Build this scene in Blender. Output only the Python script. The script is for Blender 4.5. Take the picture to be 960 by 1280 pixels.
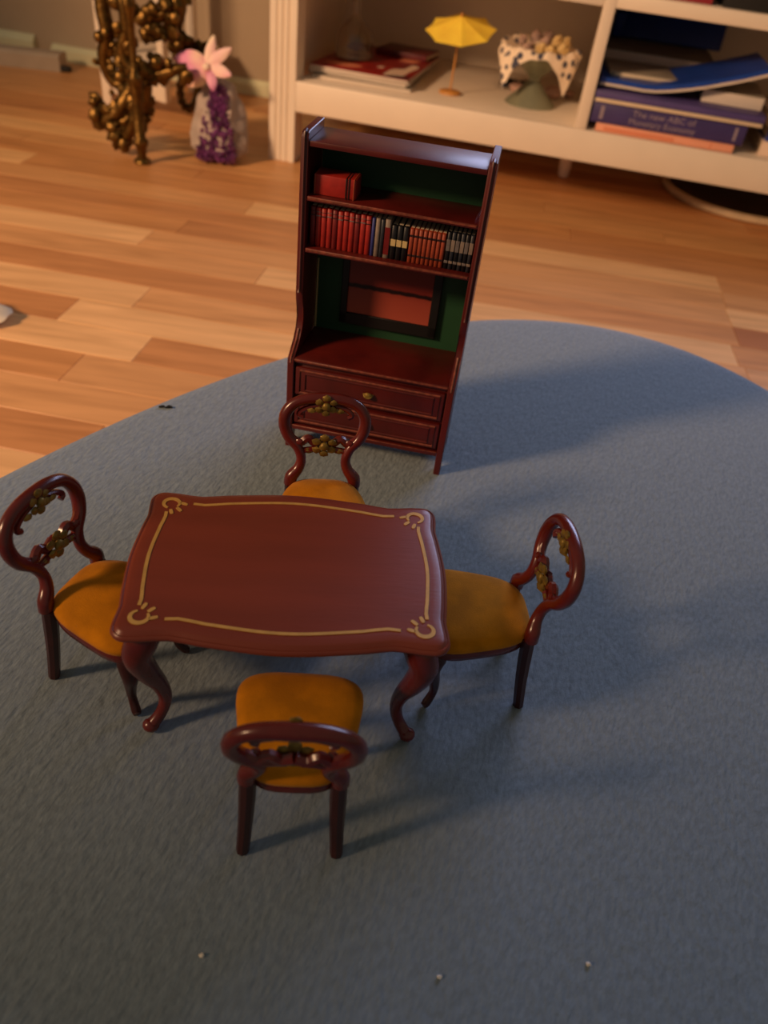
import bpy, bmesh, math, random
from mathutils import Vector, Matrix, noise as mnoise
random.seed(7)
R = math.radians
CM = 0.01            # everything below is written in centimetres
ZM = 10.6            # top of the blue cushion above the floor
scene = bpy.context.scene
for o in list(bpy.data.objects): bpy.data.objects.remove(o)

# ------------------------------------------------------------------ camera
F_PX, PITCH, ROLL = 973.5, R(39.364), R(7.68)
CAM = Vector((0, 0, 23.3 + ZM))
_fw = Vector((0, math.cos(PITCH), -math.sin(PITCH))); _up = Vector((0, math.sin(PITCH), math.cos(PITCH))); _rt = Vector((1, 0, 0))
cr = _rt * math.cos(ROLL) + _up * math.sin(ROLL); cu = -_rt * math.sin(ROLL) + _up * math.cos(ROLL)
cd = bpy.data.cameras.new('camera'); cam = bpy.data.objects.new('camera', cd); scene.collection.objects.link(cam)
cd.sensor_fit = 'VERTICAL'; cd.sensor_height = 36; cd.sensor_width = 27; cd.lens = F_PX / 1280 * 36
cd.clip_start = .01; cd.clip_end = 50
cam.matrix_world = Matrix(((cr.x, cu.x, -_fw.x, CAM.x * CM), (cr.y, cu.y, -_fw.y, CAM.y * CM), (cr.z, cu.z, -_fw.z, CAM.z * CM), (0, 0, 0, 1)))
cd.dof.use_dof = True; cd.dof.focus_distance = .30; cd.dof.aperture_fstop = 12.0
scene.camera = cam

# ------------------------------------------------------------------ world, lights, exposure
w = bpy.data.worlds.new('world'); scene.world = w; w.use_nodes = True
w.node_tree.nodes['Background'].inputs[0].default_value = (1.0, .90, .72, 1)
w.node_tree.nodes['Background'].inputs[1].default_value = .135
def light(name, kind, loc, target, power, col, **kw):
    l = bpy.data.lights.new(name, kind); o = bpy.data.objects.new(name, l); scene.collection.objects.link(o)
    o.location = Vector(loc) * CM; o.rotation_euler = (Vector(target) - Vector(loc)).to_track_quat('-Z', 'Y').to_euler()
    l.energy = power; l.color = col
    for k, v in kw.items(): setattr(l, k, v)
    return o
# warm reading lamp at the left, aimed at the floor in front of the bookcase
light('reading_lamp_light', 'SPOT', (-150, -48, 105), (-10, 100, 5), 180, (1, .60, .33), spot_size=R(53), spot_blend=1.0, shadow_soft_size=.15)
# cool daylight or screen glow from beyond the right end of the bookcase
light('cool_window_light', 'AREA', (45, 124, 66), (4, 36, 10), 6.6, (.56, .64, 1), shape='RECTANGLE', size=.7, size_y=.36)
vs = scene.view_settings; vs.view_transform = 'Standard'; vs.look = 'None'; vs.exposure = 0; vs.gamma = 1; vs.use_curve_mapping = False

# ------------------------------------------------------------------ materials
def lin(c): return tuple(((x / 255) / 12.92 if x <= 10 else (((x / 255) + .055) / 1.055) ** 2.4) for x in c)
MATS = {}
def mat(name, col, rough=.5, metal=0, var=.0, vscale=60, bump=0, bscale=200, bdist=.001, stretch=(1, 1, 1), spec=.5, col2=None, sheen=0, coat=0, rot=0, detail=4):
    m = bpy.data.materials.new(name); m.use_nodes = True; nt = m.node_tree; b = nt.nodes['Principled BSDF']
    c = lin(col); b.inputs['Base Color'].default_value = (*c, 1); b.inputs['Roughness'].default_value = rough; b.inputs['Metallic'].default_value = metal
    b.inputs['Specular IOR Level'].default_value = spec
    if sheen: b.inputs['Sheen Weight'].default_value = sheen; b.inputs['Sheen Roughness'].default_value = .4
    if coat: b.inputs['Coat Weight'].default_value = coat; b.inputs['Coat Roughness'].default_value = .2
    tc = nt.nodes.new('ShaderNodeTexCoord'); mp = nt.nodes.new('ShaderNodeMapping'); nt.links.new(tc.outputs['Object'], mp.inputs[0]); mp.inputs['Scale'].default_value = stretch
    mp.inputs['Rotation'].default_value = (0, 0, rot)
    if var or col2:
        n = nt.nodes.new('ShaderNodeTexNoise'); n.inputs['Scale'].default_value = vscale; n.inputs['Detail'].default_value = detail; nt.links.new(mp.outputs[0], n.inputs['Vector'])
        r = nt.nodes.new('ShaderNodeValToRGB'); r.color_ramp.elements[0].position = .35; r.color_ramp.elements[1].position = .65
        if col2: a, z = c, lin(col2)
        else: a, z = tuple(x * (1 - var) for x in c), tuple(min(1, x * (1 + var)) for x in c)
        r.color_ramp.elements[0].color = (*a, 1); r.color_ramp.elements[1].color = (*z, 1)
        nt.links.new(n.outputs['Fac'], r.inputs[0]); nt.links.new(r.outputs[0], b.inputs['Base Color'])
    if bump:
        n = nt.nodes.new('ShaderNodeTexNoise'); n.inputs['Scale'].default_value = bscale; n.inputs['Detail'].default_value = 3; nt.links.new(mp.outputs[0], n.inputs['Vector'])
        bp = nt.nodes.new('ShaderNodeBump'); bp.inputs['Strength'].default_value = bump; bp.inputs['Distance'].default_value = bdist
        nt.links.new(n.outputs['Fac'], bp.inputs['Height']); nt.links.new(bp.outputs[0], b.inputs['Normal'])
    MATS[name] = m; return m
def stave_mat(name, col):
    m = bpy.data.materials.new(name); m.use_nodes = True; nt = m.node_tree; b = nt.nodes['Principled BSDF']; b.inputs['Roughness'].default_value = .42
    ge = nt.nodes.new('ShaderNodeNewGeometry'); oi = nt.nodes.new('ShaderNodeObjectInfo'); ad = nt.nodes.new('ShaderNodeVectorMath'); ad.operation = 'ADD'
    cb = nt.nodes.new('ShaderNodeCombineXYZ'); mu = nt.nodes.new('ShaderNodeMath'); mu.operation = 'MULTIPLY'; mu.inputs[1].default_value = 37
    nt.links.new(oi.outputs['Random'], mu.inputs[0]); nt.links.new(mu.outputs[0], cb.inputs[2]); nt.links.new(ge.outputs['Position'], ad.inputs[0]); nt.links.new(cb.outputs[0], ad.inputs[1])
    mp = nt.nodes.new('ShaderNodeMapping'); mp.inputs['Rotation'].default_value = (0, 0, R(4.5)); mp.inputs['Scale'].default_value = (2.2, 22, 1); nt.links.new(ad.outputs[0], mp.inputs[0])
    n = nt.nodes.new('ShaderNodeTexNoise'); n.inputs['Scale'].default_value = 3; n.inputs['Detail'].default_value = 5; n.inputs['Distortion'].default_value = .8; nt.links.new(mp.outputs[0], n.inputs['Vector'])
    r = nt.nodes.new('ShaderNodeValToRGB'); c = lin(col); r.color_ramp.elements[0].position = .3; r.color_ramp.elements[1].position = .7
    r.color_ramp.elements[0].color = (c[0] * .80, c[1] * .76, c[2] * .72, 1); r.color_ramp.elements[1].color = (min(1, c[0] * 1.13), c[1] * 1.13, c[2] * 1.13, 1)
    nt.links.new(n.outputs['Fac'], r.inputs[0]); nt.links.new(r.outputs[0], b.inputs['Base Color']); return m
STAVE = {k: stave_mat('beech_' + k, c) for k, c in dict(light=(232, 182, 124), mid=(214, 158, 102), warm=(204, 144, 88), dark=(198, 138, 85), deep=(178, 114, 66)).items()}
mat('wall_paint', (182, 164, 140), .8, var=.05, vscale=8)
mat('white_paint', (236, 222, 204), .45, var=.02, vscale=20, bump=.1, bscale=120)
mat('skirting_paint', (214, 214, 178), .5, var=.03, vscale=20)
mat('cushion_blue', (126, 140, 150), .85, var=.10, vscale=700, bump=.8, bscale=430, bdist=.0011, stretch=(1, .42, 1), rot=R(-18), sheen=.15, spec=.3)
mat('mahogany', (84, 20, 15), .38, var=.22, vscale=60, stretch=(1, 1, .3), coat=.05)
mat('table_wood', (128, 56, 38), .36, var=.10, vscale=40, stretch=(.3, 2, 1), bump=.05, bscale=500)
mat('chair_wood', (98, 26, 19), .26, var=.2, vscale=120, coat=.25)
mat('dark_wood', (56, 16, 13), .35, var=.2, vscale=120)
mat('velvet', (198, 124, 6), .9, var=.16, vscale=110, sheen=.12, bump=.35, bscale=2500, bdist=.0004, spec=.2)
mat('gold_paint', (206, 160, 82), .5, metal=.15, var=.1, vscale=300)
mat('gilt', (136, 110, 48), .5, metal=.5, var=.3, vscale=400, bump=.4, bscale=900, bdist=.0006)
mat('edge_wear', (124, 60, 42), .5, var=.35, vscale=500)
mat('green_paper', (22, 68, 38), .6, var=.08, vscale=60)
mat('cream_edge', (206, 180, 124), .6)
mat('book_red', (160, 36, 28), .45, var=.12, vscale=300)
mat('book_red_dark', (112, 20, 20), .45, var=.15, vscale=300)
mat('book_orange', (150, 62, 36), .5, var=.15, vscale=300)
mat('book_black', (20, 18, 22), .4, var=.2, vscale=300)
mat('book_charcoal', (44, 46, 54), .4, var=.25, vscale=300)
mat('book_grey', (136, 120, 108), .5, var=.15, vscale=300)
mat('book_blue', (54, 60, 130), .5, var=.1, vscale=300)
mat('book_band', (44, 16, 14), .5)
mat('book_silver', (112, 104, 102), .4, var=.2, vscale=600)
mat('page', (226, 206, 176), .8, var=.06, vscale=400, stretch=(1, 1, 12))
mat('black_frame', (16, 14, 14), .5)
mat('brass', (104, 78, 38), .36, metal=.9, var=.35, vscale=120, bump=.5, bscale=220, bdist=.002)
mat('rock', (172, 158, 150), .75, var=.18, vscale=40, bump=.8, bscale=120, bdist=.003)
mat('amethyst', (104, 52, 104), .25, var=.4, vscale=90, coat=.3)
mat('petal', (252, 236, 206), .6, col2=(240, 186, 200), vscale=28, detail=1)
mat('petal_pink', (236, 150, 196), .6, col2=(255, 226, 190), vscale=30, detail=1)
mat('petal_lip', (176, 96, 140), .6, col2=(236, 170, 200), vscale=40, detail=1)
mat('yellow_paper', (255, 224, 78), .7, var=.08, vscale=60)
mat('yellow_wood', (206, 144, 70), .5, var=.1, vscale=60)
mat('pewter', (146, 148, 126), .42, metal=.35, var=.08, vscale=40)
mat('dried_cream', (230, 206, 150), .8, col2=(196, 164, 104), vscale=90)
mat('dried_pink', (196, 166, 152), .8, col2=(150, 128, 122), vscale=90)
mat('pebble_pink', (198, 160, 146), .5, var=.15, vscale=60)
mat('bead_dark', (50, 40, 40), .4, var=.5, vscale=80)
mat('peach_cover', (240, 168, 138), .5, var=.04, vscale=40)
mat('peach_band', (224, 138, 104), .5)
mat('navy_cover', (64, 54, 110), .45, var=.08, vscale=40)
mat('violet_cover', (84, 72, 132), .45, var=.1, vscale=40)
mat('blue_cover', (24, 66, 160), .4, var=.1, vscale=40)
mat('navy_folder', (26, 60, 150), .5, var=.1, vscale=30)
mat('grey_paper', (150, 140, 124), .8, var=.08, vscale=60)
mat('lettering', (150, 136, 150), .5)
mat('magazine_red', (156, 34, 30), .35, col2=(120, 24, 26), vscale=30)
mat('print_white', (232, 206, 186), .4)
mat('print_dark', (40, 36, 50), .4)
mat('maroon_cover', (96, 26, 30), .4, var=.2, vscale=60)
mat('paper_white', (220, 206, 192), .6, var=.05, vscale=60, stretch=(1, 1, 20))
mat('floor_bar', (176, 160, 140), .6, var=.06, vscale=30)
mat('black_rubber', (18, 16, 16), .6)
mat('tray_dark', (56, 44, 38), .6, var=.2, vscale=20)
mat('rim_pale', (206, 184, 150), .5, var=.08, vscale=40)
mat('crumb', (236, 226, 210), .8)
mat('lint', (16, 18, 22), .9)
mat('wool_white', (222, 206, 176), .9, var=.1, vscale=60)
mat('trunk_red', (150, 40, 52), .5, var=.1, vscale=40)
g = bpy.data.materials.new('glass'); g.use_nodes = True; b = g.node_tree.nodes['Principled BSDF']
b.inputs['Transmission Weight'].default_value = 1; b.inputs['Roughness'].default_value = .02; b.inputs['IOR'].default_value = 1.45; b.inputs['Base Color'].default_value = (.93, .93, .9, 1); MATS['glass'] = g
def cloth_mat():
    m = bpy.data.materials.new('printed_cotton'); m.use_nodes = True; nt = m.node_tree; b = nt.nodes['Principled BSDF']; b.inputs['Roughness'].default_value = .85
    tc = nt.nodes.new('ShaderNodeTexCoord'); v = nt.nodes.new('ShaderNodeTexVoronoi'); v.inputs['Scale'].default_value = 78; nt.links.new(tc.outputs['Object'], v.inputs['Vector'])
    r = nt.nodes.new('ShaderNodeValToRGB'); r.color_ramp.elements[0].position = .30; r.color_ramp.elements[1].position = .36
    r.color_ramp.elements[0].color = (*lin((70, 72, 92)), 1); r.color_ramp.elements[1].color = (*lin((244, 228, 206)), 1)
    nt.links.new(v.outputs['Distance'], r.inputs[0]); nt.links.new(r.outputs[0], b.inputs['Base Color']); MATS['printed_cotton'] = m
cloth_mat()
def sunset_mat():
    # a flat print: dusky red sky, dark horizon, paler red water
    m = bpy.data.materials.new('sunset_print'); m.use_nodes = True; nt = m.node_tree; b = nt.nodes['Principled BSDF']; b.inputs['Roughness'].default_value = .35
    tc = nt.nodes.new('ShaderNodeTexCoord'); sp = nt.nodes.new('ShaderNodeSeparateXYZ'); nt.links.new(tc.outputs['Generated'], sp.inputs[0])
    n = nt.nodes.new('ShaderNodeTexNoise'); n.inputs['Scale'].default_value = 7; n.inputs['Detail'].default_value = 5; nt.links.new(tc.outputs['Generated'], n.inputs['Vector'])
    mm = nt.nodes.new('ShaderNodeMath'); mm.operation = 'MULTIPLY_ADD'; mm.inputs[1].default_value = .05; nt.links.new(n.outputs['Fac'], mm.inputs[0]); nt.links.new(sp.outputs['Z'], mm.inputs[2])
    r = nt.nodes.new('ShaderNodeValToRGB'); e = r.color_ramp.elements; e[0].position = 0; e[0].color = (*lin((40, 16, 14)), 1); e[1].position = 1; e[1].color = (*lin((112, 36, 30)), 1)
    for p, c in ((.05, (50, 18, 16)), (.09, (168, 78, 60)), (.44, (146, 60, 46)), (.46, (30, 12, 12)), (.495, (36, 14, 14)), (.52, (130, 44, 36))):
        k = e.new(p); k.color = (*lin(c), 1)
    nt.links.new(mm.outputs[0], r.inputs[0]); nt.links.new(r.outputs[0], b.inputs['Base Color']); MATS['sunset_print'] = m
sunset_mat()

# ------------------------------------------------------------------ mesh helpers
class MB:
    def __init__(s): s.bm = bmesh.new()
    def _new(s, fn):
        n0 = set(s.bm.verts); fn(); return [v for v in s.bm.verts if v not in n0]
    def box(s, c, d, r=0, seg=2, rot=None):
        q = bmesh.new(); bmesh.ops.create_cube(q, size=1)
        for v in q.verts: v.co = Vector((v.co.x * d[0], v.co.y * d[1], v.co.z * d[2]))
        if r: bmesh.ops.bevel(q, geom=list(q.edges), offset=r, segments=seg, affect='EDGES', profile=.5)
        if rot is not None: bmesh.ops.transform(q, matrix=rot, verts=q.verts)
        for v in q.verts: v.co += Vector(c)
        return s.join(q)
    def join(s, q):
        mp = {v: s.bm.verts.new(v.co) for v in q.verts}
        for f in q.faces:
            try: s.bm.faces.new([mp[v] for v in f.verts])
            except ValueError: pass
        q.free(); return s
    def rings(s, rings, caps=True, closed=False):
        vs = [[s.bm.verts.new(p) for p in r] for r in rings]; n = len(vs[0])
        for i in range(len(vs) - (0 if closed else 1)):
            a, b = vs[i], vs[(i + 1) % len(vs)]
            for j in range(n):
                s.bm.faces.new((a[j], a[(j + 1) % n], b[(j + 1) % n], b[j]))
        if caps and not closed:
            s.bm.faces.new(vs[0][::-1]); s.bm.faces.new(vs[-1])
        return s
    def tube(s, pts, rad, n=10, sq=1.0, closed=False, ref=None):
        pts = [Vector(p) for p in pts]; N = len(pts)
        if not hasattr(rad, '__len__'): rad = [rad] * N
        rs = []; nrm = None
        for i, p in enumerate(pts):
            if closed: t = pts[(i + 1) % N] - pts[i - 1]
            else: t = pts[min(i + 1, N - 1)] - pts[max(i - 1, 0)]
            t.normalize()
            if ref is not None: nrm = Vector(ref) - t * t.dot(Vector(ref))
            elif nrm is None: nrm = t.orthogonal()
            else: nrm = nrm - t * t.dot(nrm)
            nrm.normalize(); bn = t.cross(nrm)
            rs.append([p + (nrm * math.cos(2 * math.pi * j / n) * sq + bn * math.sin(2 * math.pi * j / n)) * rad[i] for j in range(n)])
        return s.rings(rs, closed=closed)
    def lathe(s, prof, n=32, c=(0, 0, 0), sx=1, sy=1):
        c = Vector(c)
        return s.rings([[c + Vector((r * sx * math.cos(2 * math.pi * j / n), r * sy * math.sin(2 * math.pi * j / n), z)) for j in range(n)] for r, z in prof])
    def prism(s, poly, a, b, axis='z', r=0, seg=2):
        q = bmesh.new()
        def P(u, v, t): return {'z': (u, v, t), 'x': (t, u, v), 'y': (u, t, v)}[axis]
        lo = [q.verts.new(P(u, v, a)) for u, v in poly]; hi = [q.verts.new(P(u, v, b)) for u, v in poly]
        n = len(poly)
        for i in range(n): q.faces.new((lo[i], lo[(i + 1) % n], hi[(i + 1) % n], hi[i]))
        f0 = q.faces.new(lo[::-1]); f1 = q.faces.new(hi)
        if r: bmesh.ops.bevel(q, geom=list(set(f0.edges) | set(f1.edges)), offset=r, segments=seg, affect='EDGES', profile=.5)
        return s.join(q)
    def blob(s, c, d, amp=.0, freq=1.0, sub=2, seed=0, rot=None):
        q = bmesh.new(); bmesh.ops.create_icosphere(q, subdivisions=sub, radius=1)
        for v in q.verts:
            k = 1 + amp * mnoise.noise(v.co * freq + Vector((seed * 7.3, seed * 3.1, seed)))
            v.co = Vector((v.co.x * d[0] * k, v.co.y * d[1] * k, v.co.z * d[2] * k))
            if rot is not None: v.co = rot @ v.co
            v.co += Vector(c)
        return s.join(q)
    def sheet(s, fn, nu, nv, th):
        # a sheet with thickness: fn(u, v) gives a point, u and v from 0 to 1
        g = [[Vector(fn(i / nu, j / nv)) for j in range(nv + 1)] for i in range(nu + 1)]
        nn = [[None] * (nv + 1) for _ in range(nu + 1)]
        for i in range(nu + 1):
            for j in range(nv + 1):
                du = g[min(i + 1, nu)][j] - g[max(i - 1, 0)][j]; dv = g[i][min(j + 1, nv)] - g[i][max(j - 1, 0)]
                k = du.cross(dv); nn[i][j] = k.normalized() if k.length > 1e-9 else Vector((0, 0, 1))
        A = [[s.bm.verts.new(g[i][j] + nn[i][j] * th / 2) for j in range(nv + 1)] for i in range(nu + 1)]
        B = [[s.bm.verts.new(g[i][j] - nn[i][j] * th / 2) for j in range(nv + 1)] for i in range(nu + 1)]
        for i in range(nu):
            for j in range(nv):
                s.bm.faces.new((A[i][j], A[i + 1][j], A[i + 1][j + 1], A[i][j + 1])); s.bm.faces.new((B[i][j + 1], B[i + 1][j + 1], B[i + 1][j], B[i][j]))
        bd = [(i, 0) for i in range(nu)] + [(nu, j) for j in range(nv)] + [(i, nv) for i in range(nu, 0, -1)] + [(0, j) for j in range(nv, 0, -1)]
        for k in range(len(bd)):
            (a, b), (c, d) = bd[k], bd[(k + 1) % len(bd)]
            s.bm.faces.new((A[c][d], A[a][b], B[a][b], B[c][d]))
        return s
    def mesh(s, name, material, smooth=True, ang=38):
        bm = s.bm; bmesh.ops.recalc_face_normals(bm, faces=bm.faces)
        for v in bm.verts: v.co *= CM
        for f in bm.faces: f.smooth = smooth
        for e in bm.edges:
            if len(e.link_faces) == 2 and e.calc_face_angle(0) > R(ang): e.smooth = False
        me = bpy.data.meshes.new(name); bm.to_mesh(me); bm.free(); me.materials.append(MATS[material] if isinstance(material, str) else material); return me
    def build(s, name, material, parent=None, loc=(0, 0, 0), rot=(0, 0, 0), **kw):
        o = bpy.data.objects.new(name, s.mesh(name, material, **kw)); scene.collection.objects.link(o); o.parent = parent
        o.location = Vector(loc) * CM; o.rotation_euler = rot; return o
def tag(o, label, cat, group=None, kind=None):
    if label: o['label'] = label
    if cat: o['category'] = cat
    if group: o['group'] = group
    if kind: o['kind'] = kind
    return o
def thing(name, label, cat, loc=(0, 0, 0), rz=0, group=None):
    o = bpy.data.objects.new(name, None); scene.collection.objects.link(o); o.location = Vector(loc) * CM; o.rotation_euler = (0, 0, rz); o.empty_display_size = .02
    return tag(o, label, cat, group)
def copy_thing(root, loc, rz, label):
    r = root.copy(); scene.collection.objects.link(r); r.location = Vector(loc) * CM; r.rotation_euler = (0, 0, rz); r['label'] = label
    for ch in list(root.children):
        c = ch.copy(); scene.collection.objects.link(c); c.parent = r
        for gc in list(ch.children):
            d = gc.copy(); scene.collection.objects.link(d); d.parent = c
    return r
def smooth_path(pts, k=6):
    # Catmull-Rom through 3D points
    P = [Vector(p) for p in pts]; P = [P[0] * 2 - P[1]] + P + [P[-1] * 2 - P[-2]]; out = []
    for i in range(1, len(P) - 2):
        for j in range(k):
            t = j / k; a, b, c, d = P[i - 1], P[i], P[i + 1], P[i + 2]
            out.append(.5 * ((2 * b) + (c - a) * t + (2 * a - 5 * b + 4 * c - d) * t * t + (3 * b - a - 3 * c + d) * t ** 3))
    out.append(P[-2]); return out
def interp(vals, n):
    out = []
    for i in range(n):
        t = i / (n - 1) * (len(vals) - 1); k = min(int(t), len(vals) - 2); out.append(vals[k] + (vals[k + 1] - vals[k]) * (t - k))
    return out

# ------------------------------------------------------------------ room: shelf frame
SA = R(-8.6); SO = Vector((-19.6, 116.8, 0)); SD = Vector((math.cos(SA), math.sin(SA), 0)); SN = Vector((-SD.y, SD.x, 0))
def sh(u, v, z): return SO + SD * u + SN * v + Vector((0, 0, z))    # along the shelf front, into its depth, up

# floor: a sub-floor slab with the beech staves laid on it one by one
FA = R(-4.5); FD = Vector((math.cos(FA), math.sin(FA), 0)); FN = Vector((-FD.y, FD.x, 0))
floor = MB().box((0, 40, -1.4), (700, 700, 1.6)).build('floor', STAVE['warm']); tag(floor, None, None, kind='structure')
unit = MB(); unit.box((.5 * 100, 0, -.3), (100, 4.66, .6), r=.04, seg=1); unit_me = {}
um = unit.mesh('stave', STAVE['mid'], ang=20)
for k, m in STAVE.items():
    c = um.copy(); c.materials.clear(); c.materials.append(m); unit_me[k] = c
fixed = {-1: [(-60, -24, 'light')], 0: [(-62, -25, 'dark'), (-25, 10, 'mid')], 1: [(-55, -18, 'mid')], 2: [(-70, -31, 'warm'), (-31, 5, 'mid')],
         3: [(-64, -27, 'light'), (-27, 6, 'dark')], 4: [(-70, -36, 'dark'), (-36, 2, 'light')], 5: [(-72, -31, 'light'), (-31, 14, 'mid')],
         6: [(-60, -14, 'dark'), (-14, 27.5, 'mid')], 7: [(-66, -22, 'mid'), (-22, 27, 'light')], 8: [(-72, -36.4, 'light'), (-36.4, 0, 'mid'), (0, 28, 'warm'), (28, 60, 'deep')],
         9: [(-70, -34, 'warm'), (-34, -8, 'dark'), (-8, 28, 'mid'), (28, 64, 'light')], 10: [(-64, -20, 'dark'), (-20, 28.3, 'mid'), (28.3, 66, 'mid')],
         11: [(-76, -29, 'mid'), (-29, 28.6, 'light'), (28.6, 60, 'warm')], 12: [(-60, -18, 'warm'), (-18, 40, 'dark')]}
nst = 0
for k in range(-6, 26):
    segs = list(fixed.get(k, [])); lo = min([a for a, b_, c in segs], default=None); hi = max([b_ for a, b_, c in segs], default=None)
    if lo is None: lo = hi = random.uniform(-40, 10)
    x = hi
    while x < 95:
        L = random.uniform(34, 52); segs.append((x, x + L, random.choice(['light', 'mid', 'mid', 'warm', 'warm', 'dark']))); x += L
    x = lo
    while x > -105:
        L = random.uniform(34, 52); segs.append((x - L, x, random.choice(['light', 'mid', 'mid', 'warm', 'warm', 'dark']))); x -= L
    for a, b_, tone in segs:
        o = bpy.data.objects.new('stave', unit_me[tone]); scene.collection.objects.link(o); o.parent = floor
        p = FD * a + FN * (40.5 + 4.7 * (k + .5)); o.location = (p.x * CM, p.y * CM, 0); o.rotation_euler = (0, 0, FA); o.scale = ((b_ - a - .05) / 100, 1, 1); nst += 1
# back wall, its jutting part, skirting
WV = 36.3
wall = MB().box((0, 4, 125), (420, 8, 254), r=.2).build('wall_back', 'wall_paint', loc=sh(0, WV, 0), rot=(0, 0, SA)); tag(wall, None, None, kind='structure')
t1 = MB().box((0, -.6, 60), (13, 1.2, 120), r=.15).build('trim_1', 'wall_paint', loc=sh(-22, WV, 0), rot=(0, 0, SA)); tag(t1, None, None, kind='structure')
def skirting(name, u0, u1, h, v=WV, d=1.3):
    o = MB().prism([(0, 0), (0, h), (-.35 * d, h), (-.7 * d, h * .82), (-d, h * .7), (-d, 0)], u0, u1, axis='x').build(name, 'skirting_paint', loc=sh(0, v, 0), rot=(0, 0, SA)); tag(o, None, None, kind='structure')
skirting('baseboard_back', -59, -28.6, 2.5); skirting('baseboard_back', -90, -62.5, 3.4)
skirting('baseboard_back', -28.6, 200, 2.4, WV - 1.2, .9)

# ------------------------------------------------------------------ white bookcase
bc = thing('bookcase', 'low white wooden bookcase with fluted post, holding magazines and books, against the back wall', 'bookcase', sh(0, 0, 0), SA)
DEP = 33.5
def post(u0, u1):
    # fluted front face
    wd = u1 - u0; pr = [(u0, .12)]
    for k in range(3):
        c = u0 + wd * (.28 + .22 * k); pr += [(c - .22, 0), (c, .22), (c + .22, 0)]
    pr[0] = (u0, 0); pr += [(u1, 0), (u1, 3.5), (u0, 3.5)]
    MB().prism(pr, 0.05, 44).build('post', 'white_paint', bc, ang=25)
post(-3.7, 0); post(78, 81.7)
for u in (-3.7, 78): MB().box((u + 1.85, DEP - 1.75, 22), (3.7, 3.5, 43.9), r=.1).build('post', 'white_paint', bc)
for u in (-2.5, 79.5): MB().box((u, DEP / 2, 25.4), (1.4, DEP - 7, 37), r=.05).build('side_panel', 'white_paint', bc)
MB().box((39, .6, 8.67), (78, 1.2, 3.82), r=.15).build('front_board', 'white_paint', bc)
MB().box((39, DEP / 2 + .5, 9.9), (78, DEP - 1.5, 1.38), r=.05).build('bottom_shelf', 'white_paint', bc)
MB().box((38.5, DEP / 2, 25.85), (1.45, DEP - .2, 30.5), r=.1).build('divider', 'white_paint', bc)
MB().box((58.6, DEP / 2, 24.7), (38.8, DEP - .3, 1.5), r=.1).build('shelf_board', 'white_paint', bc)
MB().box((18.9, DEP / 2, 24.7), (37.7, DEP - .3, 1.5), r=.1).build('shelf_board', 'white_paint', bc)
MB().box((39, DEP / 2 - .2, 42), (88, DEP + 3, 2), r=.3).build('top_board', 'white_paint', bc)
MB().box((39, DEP - .3, 25), (78, .6, 32), r=.02).build('back_panel', 'white_paint', bc)
MB().lathe([(.55, .02), (.8, .25), (.95, 2), (1.05, 5), (1.1, 9.3)], 20, (37.9, 17.3, 0)).build('leg', 'white_paint', bc)

# second white unit behind the brass stand
wu = thing('shelf_unit', 'plain white shelf unit behind the ornate brass stand', 'shelf unit', sh(-34.5, 9.5, 0), SA)
MB().box((.7, .9, 20), (1.4, 1.8, 39.9), r=.08).build('post', 'white_paint', wu)
MB().box((10.2, .9, 21.2), (1.0, 1.8, 37.4), r=.08).build('post', 'white_paint', wu)
MB().box((5.5, 1, 5.0), (8.3, 1.2, 5.0), r=.08).build('bottom_board', 'white_paint', wu)
MB().box((5.4, 11, 7.2), (10.6, 20, .8), r=.08).build('bottom_shelf', 'white_paint', wu)
for x in (.7, 6.2): MB().box((x, 20.2, 20), (1.4, 1.8, 39.9), r=.08).build('post', 'white_paint', wu)
MB().box((5.4, 10.5, 40.4), (12, 22.5, 1.2), r=.2).build('top_board', 'white_paint', wu)

# ------------------------------------------------------------------ blue cushion
a1, a2 = 37.857 * .705, 37.857 / .705
prof = [(.965, .05), (.985, .5), (.997, 1.6), (1.0, 3), (1.0, 8.6), (.9985, 9.6), (.995, 10.25), (.987, 10.52), (.97, ZM), (.9, ZM), (.4, ZM), (.02, ZM)]
cu_o = MB().lathe(prof, 160, (0, 0, 0), a1, a2).build('floor_cushion', 'cushion_blue', loc=(-.5, 1.26, 0), rot=(0, 0, -.322), ang=60)
tag(cu_o, 'large oval blue textured cushion carrying the miniature dining furniture', 'cushion')

# ------------------------------------------------------------------ miniature cabinet
kb = thing('miniature_cabinet', 'miniature mahogany bookcase cabinet with green back and drawers, on the blue cushion', 'cabinet', (-1.5, 32.31, ZM), R(-5.94))
KW = 8.07; KH = 4.035
side = [(0, 0), (0, 4.85), (.08, 5.05), (.45, 5.25), (.95, 5.55), (1.35, 6.0), (1.48, 6.5), (1.38, 7.05), (1.18, 7.45), (1.14, 7.8), (1.14, 14.55), (1.22, 14.72), (1.4, 14.78), (3.76, 14.78), (3.76, 0), (2.9, 0), (2.75, .9), (.75, .9), (.55, 0)]
for s in (-1, 1):
    x = s * (KH - .16)
    sp = MB().prism(side, x - .16, x + .16, axis='x', r=.03, seg=1).build('side_panel', 'mahogany', kb, ang=30)
    MB().tube([(x, 1.0, 7.9), (x, 1.11, 8.1), (x, 1.11, 14.5), (x, 1.2, 14.74), (x, 1.45, 14.79)], .06, 6).build('worn_edge', 'mahogany', sp)
    MB().tube([(x, .02, 4.8), (x, .1, 5.06), (x, .47, 5.26), (x, .96, 5.57), (x, 1.3, 5.95)], .07, 6).build('worn_edge', 'edge_wear', sp)
IN = KH - .33
MB().box((0, 2.47, 14.32), (2 * IN, 2.54, .22), r=.03).build('top_board', 'mahogany', kb)
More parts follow.
